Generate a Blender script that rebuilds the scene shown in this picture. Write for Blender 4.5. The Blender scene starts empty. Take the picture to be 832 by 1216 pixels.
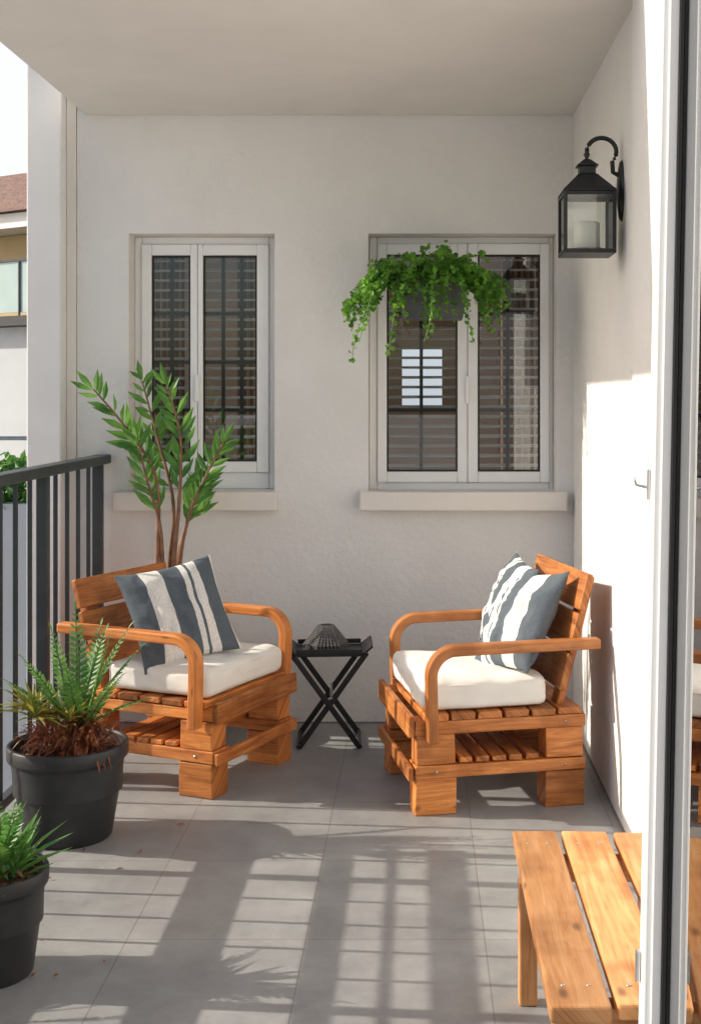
import bpy, bmesh, math, random
import mathutils
from mathutils import Vector, Matrix
random.seed(7)
R=math.radians
scene=bpy.context.scene
COL=scene.collection

# ---------------------------------------------------------------- materials
def newmat(name):
    m=bpy.data.materials.new(name); m.use_nodes=True
    nt=m.node_tree
    for n in list(nt.nodes): nt.nodes.remove(n)
    out=nt.nodes.new('ShaderNodeOutputMaterial')
    return m,nt,out
def N(nt,t,**kw):
    n=nt.nodes.new(t)
    for k,v in kw.items(): setattr(n,k,v)
    return n
def ramp(nt,stops,interp='LINEAR'):
    r=nt.nodes.new('ShaderNodeValToRGB'); cr=r.color_ramp; cr.interpolation=interp
    while len(cr.elements)>1: cr.elements.remove(cr.elements[-1])
    cr.elements[0].position=stops[0][0]; cr.elements[0].color=(*stops[0][1],1)
    for p,c in stops[1:]:
        e=cr.elements.new(p); e.color=(*c,1)
    return r
def simple(name,col,rough=0.6,metal=0,var=0.15,nscale=8,bump=0.0,bscale=60,bdist=0.002,spec=0.5):
    m,nt,out=newmat(name); L=nt.links
    p=N(nt,'ShaderNodeBsdfPrincipled'); p.inputs['Roughness'].default_value=rough
    p.inputs['Metallic'].default_value=metal; p.inputs['Specular IOR Level'].default_value=spec
    tc=N(nt,'ShaderNodeTexCoord'); n=N(nt,'ShaderNodeTexNoise'); n.inputs['Scale'].default_value=nscale; n.inputs['Detail'].default_value=6
    L.new(tc.outputs['Object'],n.inputs['Vector'])
    r=ramp(nt,[(0.3,tuple(c*(1-var) for c in col)),(0.7,tuple(min(1,c*(1+var)) for c in col))])
    L.new(n.outputs['Fac'],r.inputs['Fac']); L.new(r.outputs['Color'],p.inputs['Base Color'])
    if bump>0:
        n2=N(nt,'ShaderNodeTexNoise'); n2.inputs['Scale'].default_value=bscale; n2.inputs['Detail'].default_value=8
        L.new(tc.outputs['Object'],n2.inputs['Vector'])
        b=N(nt,'ShaderNodeBump'); b.inputs['Strength'].default_value=bump; b.inputs['Distance'].default_value=bdist
        L.new(n2.outputs['Fac'],b.inputs['Height']); L.new(b.outputs['Normal'],p.inputs['Normal'])
    L.new(p.outputs[0],out.inputs[0])
    return m
def glassmat(name,tint=(0.9,0.95,0.95),base=0.0,gain=1.0,rough=0.0):
    m,nt,out=newmat(name); L=nt.links
    t=N(nt,'ShaderNodeBsdfTransparent'); t.inputs[0].default_value=(*tint,1)
    g=N(nt,'ShaderNodeBsdfGlossy'); g.inputs['Roughness'].default_value=rough
    f=N(nt,'ShaderNodeFresnel'); f.inputs['IOR'].default_value=1.5
    ma=N(nt,'ShaderNodeMath',operation='MULTIPLY_ADD',use_clamp=True); ma.inputs[1].default_value=gain; ma.inputs[2].default_value=base
    L.new(f.outputs[0],ma.inputs[0])
    mx=N(nt,'ShaderNodeMixShader'); L.new(ma.outputs[0],mx.inputs[0]); L.new(t.outputs[0],mx.inputs[1]); L.new(g.outputs[0],mx.inputs[2])
    L.new(mx.outputs[0],out.inputs[0]); return m
def stucco(name,col,bump=0.5):
    m,nt,out=newmat(name); L=nt.links
    p=N(nt,'ShaderNodeBsdfPrincipled'); p.inputs['Roughness'].default_value=0.9; p.inputs['Specular IOR Level'].default_value=0.2
    tc=N(nt,'ShaderNodeTexCoord')
    a=N(nt,'ShaderNodeTexNoise'); a.inputs['Scale'].default_value=1.7; a.inputs['Detail'].default_value=8; a.inputs['Roughness'].default_value=0.65
    L.new(tc.outputs['Object'],a.inputs['Vector'])
    r=ramp(nt,[(0.3,tuple(c*0.90 for c in col)),(0.7,col)]); L.new(a.outputs['Fac'],r.inputs['Fac'])
    L.new(r.outputs[0],p.inputs['Base Color'])
    b1=N(nt,'ShaderNodeTexNoise'); b1.inputs['Scale'].default_value=38; b1.inputs['Detail'].default_value=10; b1.inputs['Roughness'].default_value=0.7
    b2=N(nt,'ShaderNodeTexNoise'); b2.inputs['Scale'].default_value=7; b2.inputs['Detail'].default_value=3
    L.new(tc.outputs['Object'],b1.inputs['Vector']); L.new(tc.outputs['Object'],b2.inputs['Vector'])
    ad=N(nt,'ShaderNodeMath',operation='ADD'); L.new(b1.outputs['Fac'],ad.inputs[0]); L.new(b2.outputs['Fac'],ad.inputs[1])
    b=N(nt,'ShaderNodeBump'); b.inputs['Strength'].default_value=bump; b.inputs['Distance'].default_value=0.008
    L.new(ad.outputs[0],b.inputs['Height']); L.new(b.outputs['Normal'],p.inputs['Normal'])
    L.new(p.outputs[0],out.inputs[0]); return m
def woodmat(name,dark,mid,light,rough=0.45):
    m,nt,out=newmat(name); L=nt.links
    p=N(nt,'ShaderNodeBsdfPrincipled')
    uv=N(nt,'ShaderNodeTexCoord'); oi=N(nt,'ShaderNodeObjectInfo')
    mul=N(nt,'ShaderNodeMath',operation='MULTIPLY'); mul.inputs[1].default_value=37.0; L.new(oi.outputs['Random'],mul.inputs[0])
    cx=N(nt,'ShaderNodeCombineXYZ'); L.new(mul.outputs[0],cx.inputs[0]); L.new(mul.outputs[0],cx.inputs[1]); L.new(mul.outputs[0],cx.inputs[2])
    va=N(nt,'ShaderNodeVectorMath',operation='ADD'); L.new(uv.outputs['UV'],va.inputs[0]); L.new(cx.outputs[0],va.inputs[1])
    mp=N(nt,'ShaderNodeMapping'); mp.inputs['Scale'].default_value=(2.2,34,1); L.new(va.outputs[0],mp.inputs['Vector'])
    n=N(nt,'ShaderNodeTexNoise'); n.inputs['Scale'].default_value=1.5; n.inputs['Detail'].default_value=9; n.inputs['Roughness'].default_value=0.68; n.inputs['Distortion'].default_value=0.9
    L.new(mp.outputs[0],n.inputs['Vector'])
    r=ramp(nt,[(0.30,dark),(0.48,mid),(0.68,light)]); L.new(n.outputs['Fac'],r.inputs['Fac'])
    mr=N(nt,'ShaderNodeMapRange'); mr.inputs['To Min'].default_value=0.70; mr.inputs['To Max'].default_value=1.30; L.new(oi.outputs['Random'],mr.inputs[0])
    hs=N(nt,'ShaderNodeHueSaturation'); L.new(mr.outputs[0],hs.inputs['Value']); L.new(r.outputs[0],hs.inputs['Color'])
    mp2=N(nt,'ShaderNodeMapping'); mp2.inputs['Scale'].default_value=(5,12,1); L.new(va.outputs[0],mp2.inputs['Vector'])
    v=N(nt,'ShaderNodeTexVoronoi'); v.inputs['Scale'].default_value=1.0; L.new(mp2.outputs[0],v.inputs['Vector'])
    kr=ramp(nt,[(0.0,(0.22,0.20,0.20)),(0.06,(0.42,0.40,0.40)),(0.12,(1,1,1))]); L.new(v.outputs['Distance'],kr.inputs['Fac'])
    mm=N(nt,'ShaderNodeMixRGB',blend_type='MULTIPLY'); mm.inputs[0].default_value=0.8; L.new(hs.outputs[0],mm.inputs[1]); L.new(kr.outputs[0],mm.inputs[2])
    st=N(nt,'ShaderNodeTexNoise'); st.inputs['Scale'].default_value=7; st.inputs['Detail'].default_value=5; L.new(va.outputs[0],st.inputs['Vector'])
    sr_=ramp(nt,[(0.32,(0.62,0.54,0.48)),(0.55,(1,1,1))]); L.new(st.outputs['Fac'],sr_.inputs['Fac'])
    m2=N(nt,'ShaderNodeMixRGB',blend_type='MULTIPLY'); m2.inputs[0].default_value=0.85; L.new(mm.outputs[0],m2.inputs[1]); L.new(sr_.outputs[0],m2.inputs[2])
    L.new(m2.outputs[0],p.inputs['Base Color'])
    rr=ramp(nt,[(0.3,(rough+.15,)*3),(0.7,(rough-.08,)*3)]); L.new(st.outputs['Fac'],rr.inputs['Fac']); L.new(rr.outputs[0],p.inputs['Roughness'])
    b=N(nt,'ShaderNodeBump'); b.inputs['Strength'].default_value=0.45; b.inputs['Distance'].default_value=0.002
    L.new(n.outputs['Fac'],b.inputs['Height']); L.new(b.outputs['Normal'],p.inputs['Normal'])
    L.new(p.outputs[0],out.inputs[0]); return m
def leafmat(name,c1,c2,trans=0.35,scale=9,rough=0.45):
    m,nt,out=newmat(name); L=nt.links
    tc=N(nt,'ShaderNodeTexCoord'); n=N(nt,'ShaderNodeTexNoise'); n.inputs['Scale'].default_value=scale; n.inputs['Detail'].default_value=5
    L.new(tc.outputs['Object'],n.inputs['Vector'])
    r=ramp(nt,[(0.35,c1),(0.65,c2)]); L.new(n.outputs['Fac'],r.inputs['Fac'])
    p=N(nt,'ShaderNodeBsdfPrincipled'); p.inputs['Roughness'].default_value=rough; L.new(r.outputs[0],p.inputs['Base Color'])
    t=N(nt,'ShaderNodeBsdfTranslucent')
    hs=N(nt,'ShaderNodeHueSaturation'); hs.inputs['Value'].default_value=1.6; hs.inputs['Hue'].default_value=0.48; L.new(r.outputs[0],hs.inputs['Color']); L.new(hs.outputs[0],t.inputs[0])
    mx=N(nt,'ShaderNodeMixShader'); mx.inputs[0].default_value=trans
    L.new(p.outputs[0],mx.inputs[1]); L.new(t.outputs[0],mx.inputs[2]); L.new(mx.outputs[0],out.inputs[0]); return m
def tilemat():
    m,nt,out=newmat('floor_tile'); L=nt.links
    p=N(nt,'ShaderNodeBsdfPrincipled')
    tc=N(nt,'ShaderNodeTexCoord'); mp=N(nt,'ShaderNodeMapping'); mp.inputs['Location'].default_value=(-0.17+0.92*5,0.05,0)
    L.new(tc.outputs['Object'],mp.inputs['Vector'])
    br=N(nt,'ShaderNodeTexBrick'); br.offset=0.0; br.squash=1.0
    br.inputs['Scale'].default_value=1.0; br.inputs['Brick Width'].default_value=0.46; br.inputs['Row Height'].default_value=0.55
    br.inputs['Mortar Size'].default_value=0.0018; br.inputs['Mortar Smooth'].default_value=0.3; br.inputs['Bias'].default_value=0
    br.inputs['Color1'].default_value=(0.335,0.338,0.342,1); br.inputs['Color2'].default_value=(0.305,0.308,0.312,1); br.inputs['Mortar'].default_value=(0.22,0.21,0.20,1)
    L.new(mp.outputs[0],br.inputs['Vector'])
    n=N(nt,'ShaderNodeTexNoise'); n.inputs['Scale'].default_value=3.5; n.inputs['Detail'].default_value=12; n.inputs['Roughness'].default_value=0.75
    L.new(tc.outputs['Object'],n.inputs['Vector'])
    r=ramp(nt,[(0.3,(0.66,0.66,0.67)),(0.7,(1.14,1.13,1.11))]); L.new(n.outputs['Fac'],r.inputs['Fac'])
    mm=N(nt,'ShaderNodeMixRGB',blend_type='MULTIPLY'); mm.inputs[0].default_value=1; L.new(br.outputs['Color'],mm.inputs[1]); L.new(r.outputs[0],mm.inputs[2])
    L.new(mm.outputs[0],p.inputs['Base Color'])
    rr=ramp(nt,[(0.3,(0.36,)*3),(0.7,(0.60,)*3)]); L.new(n.outputs['Fac'],rr.inputs['Fac']); L.new(rr.outputs[0],p.inputs['Roughness'])
    n2=N(nt,'ShaderNodeTexNoise'); n2.inputs['Scale'].default_value=120; n2.inputs['Detail'].default_value=4; L.new(tc.outputs['Object'],n2.inputs['Vector'])
    ad=N(nt,'ShaderNodeMath',operation='MULTIPLY_ADD'); ad.inputs[1].default_value=-3.0; L.new(br.outputs['Fac'],ad.inputs[0]); L.new(n2.outputs['Fac'],ad.inputs[2])
    b=N(nt,'ShaderNodeBump'); b.inputs['Strength'].default_value=0.3; b.inputs['Distance'].default_value=0.0015
    L.new(ad.outputs[0],b.inputs['Height']); L.new(b.outputs['Normal'],p.inputs['Normal'])
    L.new(p.outputs[0],out.inputs[0]); return m
def stripemat():
    m,nt,out=newmat('striped_fabric'); L=nt.links
    p=N(nt,'ShaderNodeBsdfPrincipled'); p.inputs['Roughness'].default_value=0.95; p.inputs['Specular IOR Level'].default_value=0.15
    tc=N(nt,'ShaderNodeTexCoord'); sx=N(nt,'ShaderNodeSeparateXYZ'); L.new(tc.outputs['UV'],sx.inputs[0])
    D=(0.125,0.150,0.178); W=(0.84,0.82,0.79)
    r=ramp(nt,[(0,D),(0.20,W),(0.40,D),(0.60,W),(0.66,D),(0.69,W),(0.79,D),(0.97,W)],'CONSTANT'); L.new(sx.outputs['X'],r.inputs['Fac'])
    n=N(nt,'ShaderNodeTexNoise'); n.inputs['Scale'].default_value=180; n.inputs['Detail'].default_value=3; L.new(tc.outputs['Object'],n.inputs['Vector'])
    rr=ramp(nt,[(0.3,(0.78,)*3),(0.7,(1.06,)*3)]); L.new(n.outputs['Fac'],rr.inputs['Fac'])
    mm=N(nt,'ShaderNodeMixRGB',blend_type='MULTIPLY'); mm.inputs[0].default_value=1; L.new(r.outputs[0],mm.inputs[1]); L.new(rr.outputs[0],mm.inputs[2])
    L.new(mm.outputs[0],p.inputs['Base Color'])
    b=N(nt,'ShaderNodeBump'); b.inputs['Strength'].default_value=0.4; b.inputs['Distance'].default_value=0.001; L.new(n.outputs['Fac'],b.inputs['Height']); L.new(b.outputs['Normal'],p.inputs['Normal'])
    L.new(p.outputs[0],out.inputs[0]); return m

M_wall=stucco('white_stucco',(0.86,0.86,0.855),0.8)
M_ceil=stucco('ceiling_paint',(0.80,0.77,0.735),0.12)
M_pier=stucco('pier_paint',(0.87,0.88,0.89),0.2)
M_reveal=stucco('sill_stone',(0.84,0.81,0.77),0.4)
M_tile=tilemat()
M_wood=woodmat('stained_pine',(0.22,0.060,0.014),(0.53,0.178,0.040),(0.74,0.31,0.085))
M_arm=woodmat('stained_bentwood',(0.37,0.12,0.030),(0.57,0.20,0.050),(0.69,0.28,0.080),0.38)
M_bench=woodmat('bench_pine',(0.44,0.17,0.05),(0.67,0.31,0.11),(0.80,0.44,0.20))
M_cush=simple('cream_canvas',(0.84,0.825,0.79),0.95,0,0.04,6,0.4,220,0.0015,0.1)
M_stripe=stripemat()
M_pvc=simple('white_pvc',(0.89,0.90,0.91),0.35,0,0.02,3)
M_black=simple('black_metal',(0.022,0.024,0.026),0.42,0.3,0.2,12,0.1,90)
M_rail=simple('rail_paint',(0.035,0.042,0.048),0.45,0.2,0.2,12)
M_pot=simple('black_plastic',(0.022,0.024,0.027),0.5,0,0.3,14,0.25,70,0.002)
M_trough=simple('grey_zinc',(0.09,0.095,0.10),0.6,0.2,0.3,14,0.2,70)
M_soil=simple('potting_soil',(0.06,0.032,0.018),0.95,0,0.6,45,1.0,60,0.02)
M_glass=glassmat('window_glass',(0.84,0.87,0.89),0.05,1.0)
M_doorglass=glassmat('door_glass',(0.35,0.36,0.36),0.42,0.7)
M_lglass=glassmat('lantern_glass',(0.92,0.94,0.93),0.02,1.0)
M_slat=simple('blind_slat',(0.85,0.84,0.81),0.5,0,0.08,5)
M_curt=simple('brown_curtain',(0.34,0.23,0.15),0.9,0,0.3,3)
M_room=simple('room_wall',(0.26,0.185,0.13),0.9,0,0.2,2)
M_leafA=leafmat('glossy_leaf',(0.045,0.16,0.03),(0.14,0.34,0.06))
M_leafB=leafmat('vine_leaf',(0.035,0.15,0.015),(0.17,0.40,0.04),0.45,16)
M_leafC=leafmat('frond_leaf',(0.05,0.20,0.04),(0.19,0.38,0.09),0.3,12)
M_leafD=leafmat('fan_leaf',(0.25,0.30,0.04),(0.44,0.38,0.08),0.3,12)
M_rust=leafmat('dry_leaf',(0.14,0.035,0.015),(0.36,0.14,0.06),0.2,18)
M_stem=simple('brown_cane',(0.23,0.12,0.07),0.7,0,0.35,25)
M_gstem=simple('green_stem',(0.10,0.20,0.05),0.6,0,0.3,25)
M_candle=simple('candle_wax',(0.86,0.84,0.78),0.6,0,0.04,5)
M_darkrubber=simple('black_rubber',(0.015,0.015,0.016),0.6)
M_steel=simple('steel',(0.55,0.55,0.55),0.35,0.9)
M_joint=simple('joint_sealant',(0.22,0.215,0.21),0.8,0,0.3,20)

# ---------------------------------------------------------------- helpers
def link(o,parent=None):
    COL.objects.link(o)
    if parent: o.parent=parent
    return o
def empty(name,loc=(0,0,0),rz=0):
    e=bpy.data.objects.new(name,None); e.empty_display_size=0.2; e.location=loc; e.rotation_euler=(0,0,rz); COL.objects.link(e); return e
def meshobj(name,verts,faces,mat,parent=None,smooth=False):
    me=bpy.data.meshes.new(name); me.from_pydata([tuple(v) for v in verts],[],faces); me.update()
    o=bpy.data.objects.new(name,me); me.materials.append(mat)
    if smooth:
        for p in me.polygons: p.use_smooth=True
    return link(o,parent)
def bevel(o,w=0.004,seg=2):
    b=o.modifiers.new('bev','BEVEL'); b.width=w; b.segments=seg; b.limit_method='ANGLE'; b.angle_limit=R(40)
def box(name,x0,x1,y0,y1,z0,z1,mat,parent=None,bv=0.0,seg=2,rot=None,jit=0.0):
    sx,sy,sz=x1-x0,y1-y0,z1-z0; c=Vector(((x0+x1)/2,(y0+y1)/2,(z0+z1)/2))
    V=[Vector((a*sx/2,b*sy/2,d*sz/2)) for a in(-1,1) for b in(-1,1) for d in(-1,1)]
    if jit:
        for v in V: v+=Vector((random.uniform(-jit,jit),random.uniform(-jit,jit),random.uniform(-jit,jit)))
    F=[(0,1,3,2),(4,6,7,5),(0,4,5,1),(2,3,7,6),(0,2,6,4),(1,5,7,3)]
    o=meshobj(name,V,F,mat,parent)
    me=o.data; uvl=me.uv_layers.new(name='UVMap'); s=(sx,sy,sz); ax=s.index(max(s)); oth=[i for i in range(3) if i!=ax]
    for lp in me.loops:
        co=me.vertices[lp.vertex_index].co
        uvl.data[lp.index].uv=(co[ax],co[oth[0]]+co[oth[1]]*0.9)
    o.location=c
    if rot: o.rotation_euler=rot
    if bv: bevel(o,bv,seg)
    return o
def lathe(name,prof,mat,parent=None,loc=(0,0,0),seg=48,rot=None):
    V=[];F=[]
    for r,z in prof:
        for i in range(seg):
            a=2*math.pi*i/seg; V.append((r*math.cos(a),r*math.sin(a),z))
    for j in range(len(prof)-1):
        for i in range(seg):
            k=(i+1)%seg; F.append((j*seg+i,j*seg+k,(j+1)*seg+k,(j+1)*seg+i))
    o=meshobj(name,V,F,mat,parent,True); o.location=loc
    if rot:o.rotation_euler=rot
    return o
def tube_geo(V,F,pts,rads,seg=6):
    base=len(V); n=len(pts)
    for i,p in enumerate(pts):
        p=Vector(p)
        d=(Vector(pts[min(i+1,n-1)])-Vector(pts[max(i-1,0)])).normalized()
        u=d.cross(Vector((0,0,1)) if abs(d.z)<0.9 else Vector((1,0,0))).normalized(); w=d.cross(u)
        for k in range(seg):
            a=2*math.pi*k/seg; V.append(p+u*rads[i]*math.cos(a)+w*rads[i]*math.sin(a))
    for i in range(n-1):
        for k in range(seg):
            q=(k+1)%seg; F.append((base+i*seg+k,base+i*seg+q,base+(i+1)*seg+q,base+(i+1)*seg+k))
    F.append(tuple(base+k for k in range(seg))); F.append(tuple(base+(n-1)*seg+k for k in range(seg)))
def tube(name,pts,rad,mat,parent=None,seg=10):
    V=[];F=[]; tube_geo(V,F,pts,[rad]*len(pts) if not isinstance(rad,(list,tuple)) else rad,seg)
    return meshobj(name,V,F,mat,parent,True)
def leaf_geo(V,F,b,d,nrm,L,W,fold=0.15,droop=0.1):
    d=d.normalized(); s=d.cross(nrm)
    if s.length<1e-4: s=d.cross(Vector((1,0,0.2)))
    s.normalize(); n=s.cross(d).normalized(); i=len(V)
    V.extend([b, b+d*L*0.25+s*W*0.36+n*W*fold, b+d*L*0.25-s*W*0.36+n*W*fold, b+d*L*0.25,
              b+d*L*0.55+s*W*0.5+n*W*fold-n*L*droop*0.3, b+d*L*0.55-s*W*0.5+n*W*fold-n*L*droop*0.3, b+d*L*0.55-n*L*droop*0.3, b+d*L-n*L*droop])
    F.extend([(i,i+3,i+1),(i,i+2,i+3),(i+1,i+3,i+6,i+4),(i+3,i+2,i+5,i+6),(i+4,i+6,i+7),(i+6,i+5,i+7)])
def rv(s=1.0): return Vector((random.uniform(-s,s),random.uniform(-s,s),random.uniform(-s,s)))

# ---------------------------------------------------------------- the balcony shell
WX=0.66; BY=5.4; H=2.6; LX=-1.42; TH=0.30
def px(x,y=BY): return (x-497)*y/1500
def pz(v,y=BY): return 1.4-(v-470)*y/1500
openings=[(px(153),px(326),pz(583),pz(277)),(px(437),px(660),pz(585),pz(277))]
xs=sorted({-1.46,WX+0.2}|{o[0] for o in openings}|{o[1] for o in openings})
zs=sorted({-0.3,H+0.3}|{o[2] for o in openings}|{o[3] for o in openings})
V=[];F=[]
def quad(a,b,c,d): i=len(V); V.extend([a,b,c,d]); F.append((i,i+1,i+2,i+3))
for i in range(len(xs)-1):
    for j in range(len(zs)-1):
        cx=(xs[i]+xs[i+1])/2; cz=(zs[j]+zs[j+1])/2
        if any(o[0]<cx<o[1] and o[2]<cz<o[3] for o in openings): continue
        for y in (BY,BY+TH):
            quad((xs[i],y,zs[j]),(xs[i+1],y,zs[j]),(xs[i+1],y,zs[j+1]),(xs[i],y,zs[j+1]))
house=empty('apartment_building')
meshobj('back_wall',V,F,M_wall,house)
V=[];F=[]
for a,b,c,d in openings:
    y0,y1=BY,BY+TH
    quad((a,y0,c),(a,y1,c),(a,y1,d),(a,y0,d)); quad((b,y0,c),(b,y1,c),(b,y1,d),(b,y0,d))
    quad((a,y0,d),(b,y0,d),(b,y1,d),(a,y1,d)); quad((a,y0,c),(b,y0,c),(b,y1,c),(a,y1,c))
meshobj('window_reveals',V,F,M_reveal,house)
box('wall_end',-1.50,-1.462,BY-0.012,BY+TH,-0.3,3.2,M_reveal,house)
box('corner_pier',-1.645,-1.502,BY-0.1,BY+TH,-3.2,5.2,M_pier,house,0.006)
box('side_wall',WX,WX+0.25,2.25,BY-0.002,-0.3,H+0.3,M_wall,house)
box('side_wall_door_pilaster',WX-0.022,WX-0.001,3.35,3.78,0.001,H-0.001,M_wall,house,0.006)
box('side_wall_near',0.44,0.9,-2.0,1.1,-0.3,H+0.3,M_wall,house)
box('door_room_wall',1.6,1.7,1.1,2.25,-0.3,H+0.3,M_room,house)
box('ceiling_slab',LX,WX+0.9,3.62,BY-0.004,H,H+0.22,M_ceil,house,0.006)
box('upper_wall',-1.46,WX+.25,BY,BY+TH,H+0.301,5.2,M_wall,house)
box('wall_floor_joint',-1.45,WX-.006,BY-.005,BY-.0005,0.0005,0.006,M_joint,house)
box('side_floor_joint',WX-.006,WX-.0005,3.79,BY-.006,0.0005,0.006,M_joint,house)
V=[];F=[]
ry=7.6; a,b,c,d=-1.45,1.2,0.0,2.9; hx0,hx1,hz0,hz1=-0.10,0.14,1.33,1.68
quad((a,BY+TH+.01,c),(b,BY+TH+.01,c),(b,ry,c),(a,ry,c)); quad((a,BY+TH+.01,d),(b,BY+TH+.01,d),(b,ry,d),(a,ry,d))
quad((b,BY+TH+.01,c),(b,ry,c),(b,ry,d),(b,BY+TH+.01,d))
for X0,X1,Z0,Z1 in [(a,hx0,c,d),(hx1,b,c,d),(hx0,hx1,c,hz0),(hx0,hx1,hz1,d)]:
    quad((X0,ry,Z0),(X1,ry,Z0),(X1,ry,Z1),(X0,ry,Z1))
meshobj('interior_room',V,F,M_room,house)
box('open_side_post',-1.46,-1.44,6.5,6.6,0,2.9,M_pvc,house)  # stands in the unseen left side, left open to let sun into the room
box('rear_window_mullion',0.01,0.025,ry-.01,ry+.01,hz0,hz1,M_pvc,house)
fl=box('tiled_floor',-1.46,WX,-2.0,BY,-0.25,0.0,M_tile,None)
fl.location=(0,0,0)
for v in fl.data.vertices: v.co+=Vector(((-1.46+WX)/2,(BY-2)/2,-0.125))
box('floor_edge_trim',-1.475,-1.461,-2.0,BY,-0.27,-0.03,M_reveal,house)

# ---------------------------------------------------------------- windows
WD=BY+0.10
def window(op,sashes,glass,hb_px,vb_px):
    a,b,z0,z1=op; a+=.001;b-=.001;z0+=.001;z1-=.001
    w=empty('casement_window',((a+b)/2,WD,z0)); ox,oy,oz=w.location
    def B(n,x0,x1,y0,y1,zz0,zz1,m,bv=0.0): return box(n,x0-ox,x1-ox,y0-oy,y1-oy,zz0-oz,zz1-oz,m,w,bv)
    X=lambda p:px(p,WD); Z=lambda p:pz(p,WD)
    sa0=X(sashes[0][0]); sb1=X(sashes[-1][1]); sz1=Z(glass[2]-13); sz0=Z(glass[3]+13)
    y0,y1=WD+0.012,WD+0.09
    B('frame_left',a,sa0-.001,y0,y1,z0,z1,M_pvc,0.004); B('frame_right',sb1+.001,b,y0,y1,z0,z1,M_pvc,0.004)
    B('frame_top',sa0,sb1,y0,y1,sz1+.001,z1,M_pvc,0.004); B('frame_bottom',sa0,sb1,y0,y1,z0,sz0-.001,M_pvc,0.004)
    for k,(s0,s1) in enumerate(sashes):
        sa,sb=X(s0),X(s1); ga,gb=X(glass[0][k][0]),X(glass[0][k][1]); gz1,gz0=Z(glass[2]),Z(glass[3]); yy0,yy1=WD-0.006,WD+0.06
        B('sash_l%d'%k,sa,ga,yy0,yy1,sz0,sz1,M_pvc,0.005); B('sash_r%d'%k,gb,sb,yy0,yy1,sz0,sz1,M_pvc,0.005)
        B('sash_t%d'%k,ga,gb,yy0+.001,yy1,gz1,sz1,M_pvc,0.005); B('sash_b%d'%k,ga,gb,yy0+.001,yy1,sz0,gz0,M_pvc,0.005)
        g=0.008
        for nm,q in (('gl',(ga,ga+g,gz0,gz1)),('gr',(gb-g,gb,gz0,gz1)),('gt',(ga+g,gb-g,gz1-g,gz1)),('gb',(ga+g,gb-g,gz0,gz0+g))):
            B('gasket_%s%d'%(nm,k),q[0],q[1],WD+.006,WD+.014,q[2],q[3],M_darkrubber)
        B('glass%d'%k,ga,gb,WD+0.016,WD+0.020,gz0,gz1,M_glass)
        t=.0075
        for vb in vb_px[k]: B('grille_v%d'%k,X(vb)-t,X(vb)+t,WD+0.024,WD+0.032,gz0,gz1,M_black)
        for hb in hb_px: B('grille_h%d'%k,ga,gb,WD+0.0235,WD+0.0325,Z(hb)-t,Z(hb)+t,M_black)
        V=[];F=[]; z=gz1-0.014; yb=WD+0.055
        while z>gz0:
            i=len(V); x0,x1=ga-ox-.003,gb-ox+.003; j=random.uniform(-.0022,.0022)
            V.extend([(x0,yb-.013-oy,z-.008+j-oz),(x1,yb-.013-oy,z-.008-j-oz),(x1,yb-oy,z-.001-oz),(x0,yb-oy,z-.001-oz),(x1,yb+.013-oy,z+.002-oz),(x0,yb+.013-oy,z+.002-oz)])
            F.extend([(i,i+1,i+2,i+3),(i+3,i+2,i+4,i+5)]); z-=0.043
        o=meshobj('blind_slats%d'%k,V,F,M_slat,w); s=o.modifiers.new('s','SOLIDIFY'); s.thickness=0.003
    hx=X(sashes[0][1]); B('handle',hx-.008,hx+.008,WD-.024,WD-.007,z0+.38,z0+.50,M_pvc,0.004)
    return w
window(openings[0],[(168,234.2),(234.8,319)],([(180,226),(241,305)],0,303,548),[372,430,487],[[203],[264,286]])
window(openings[1],[(448,554.6),(555.2,652)],([(459,543),(567,641)],0,302,560),[372,487],[[500],[603]])
for i,(x0,x1) in enumerate(((138,330),(428,671))):
    box('window_sill',px(x0),px(x1),BY-0.075,BY+0.095,pz(605),pz(584)+.004,M_reveal,house,0.006)
def curtain(name,x0,x1,z0,z1,y):
    V=[];F=[];n=60
    for i in range(n+1):
        t=i/n; x=x0+(x1-x0)*t; yy=y+0.025*math.sin(t*55*(x1-x0)/.25+0.6*math.sin(t*13))
        V.extend([(x,yy,z0),(x,yy,z1)])
    for i in range(n): F.append((2*i,2*i+2,2*i+3,2*i+1))
    return meshobj(name,V,F,M_curt,None,True)
curtain('curtain',px(150),px(195),0.9,2.2,BY+.50); curtain('curtain',px(262),px(340),0.9,2.2,BY+.5)
curtain('curtain',px(600),px(700),0.9,2.2,BY+.5)

# ---------------------------------------------------------------- glazed door leaf
door=empty('glazed_door',(0.356,2.09,0.0)); door.rotation_euler=(0,R(1.1),R(-3.6))
def DB(n,x0,x1,y0,y1,z0,z1,m,bv=0.003): return box(n,x0,x1,y0,y1,z0,z1,m,door,bv)
DB('stile_far',0,0.046,-0.055,0,0.02,2.5,M_pvc,.004); DB('stile_bead',0.012,0.028,-0.061,-0.0555,0.09,2.43,M_pvc,.002); DB('stile_seal',0.0285,0.0345,-0.068,-0.0555,0.09,2.43,M_darkrubber,0)
DB('stile_near',0,0.046,-0.95,-0.89,0.02,2.5,M_pvc)
DB('rail_top',0,0.046,-0.8895,-0.0565,2.43,2.5,M_pvc); DB('rail_bottom',0,0.046,-0.8895,-0.0565,0.02,0.09,M_pvc)
DB('glass',0.035,0.039,-0.8895,-0.0565,0.0905,2.4295,M_doorglass,0)
DB('latch_plate',-0.005,-0.001,-0.026,-0.014,1.23,1.28,M_steel,0.0015)
tube('latch_hook',[(-.004,-.02,1.25),(-.022,-.02,1.254),(-.027,-.02,1.266)],.0025,M_steel,door)
DB('hinge',-0.009,-0.001,-0.026,-0.012,0.44,0.49,M_steel,0.002)

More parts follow.
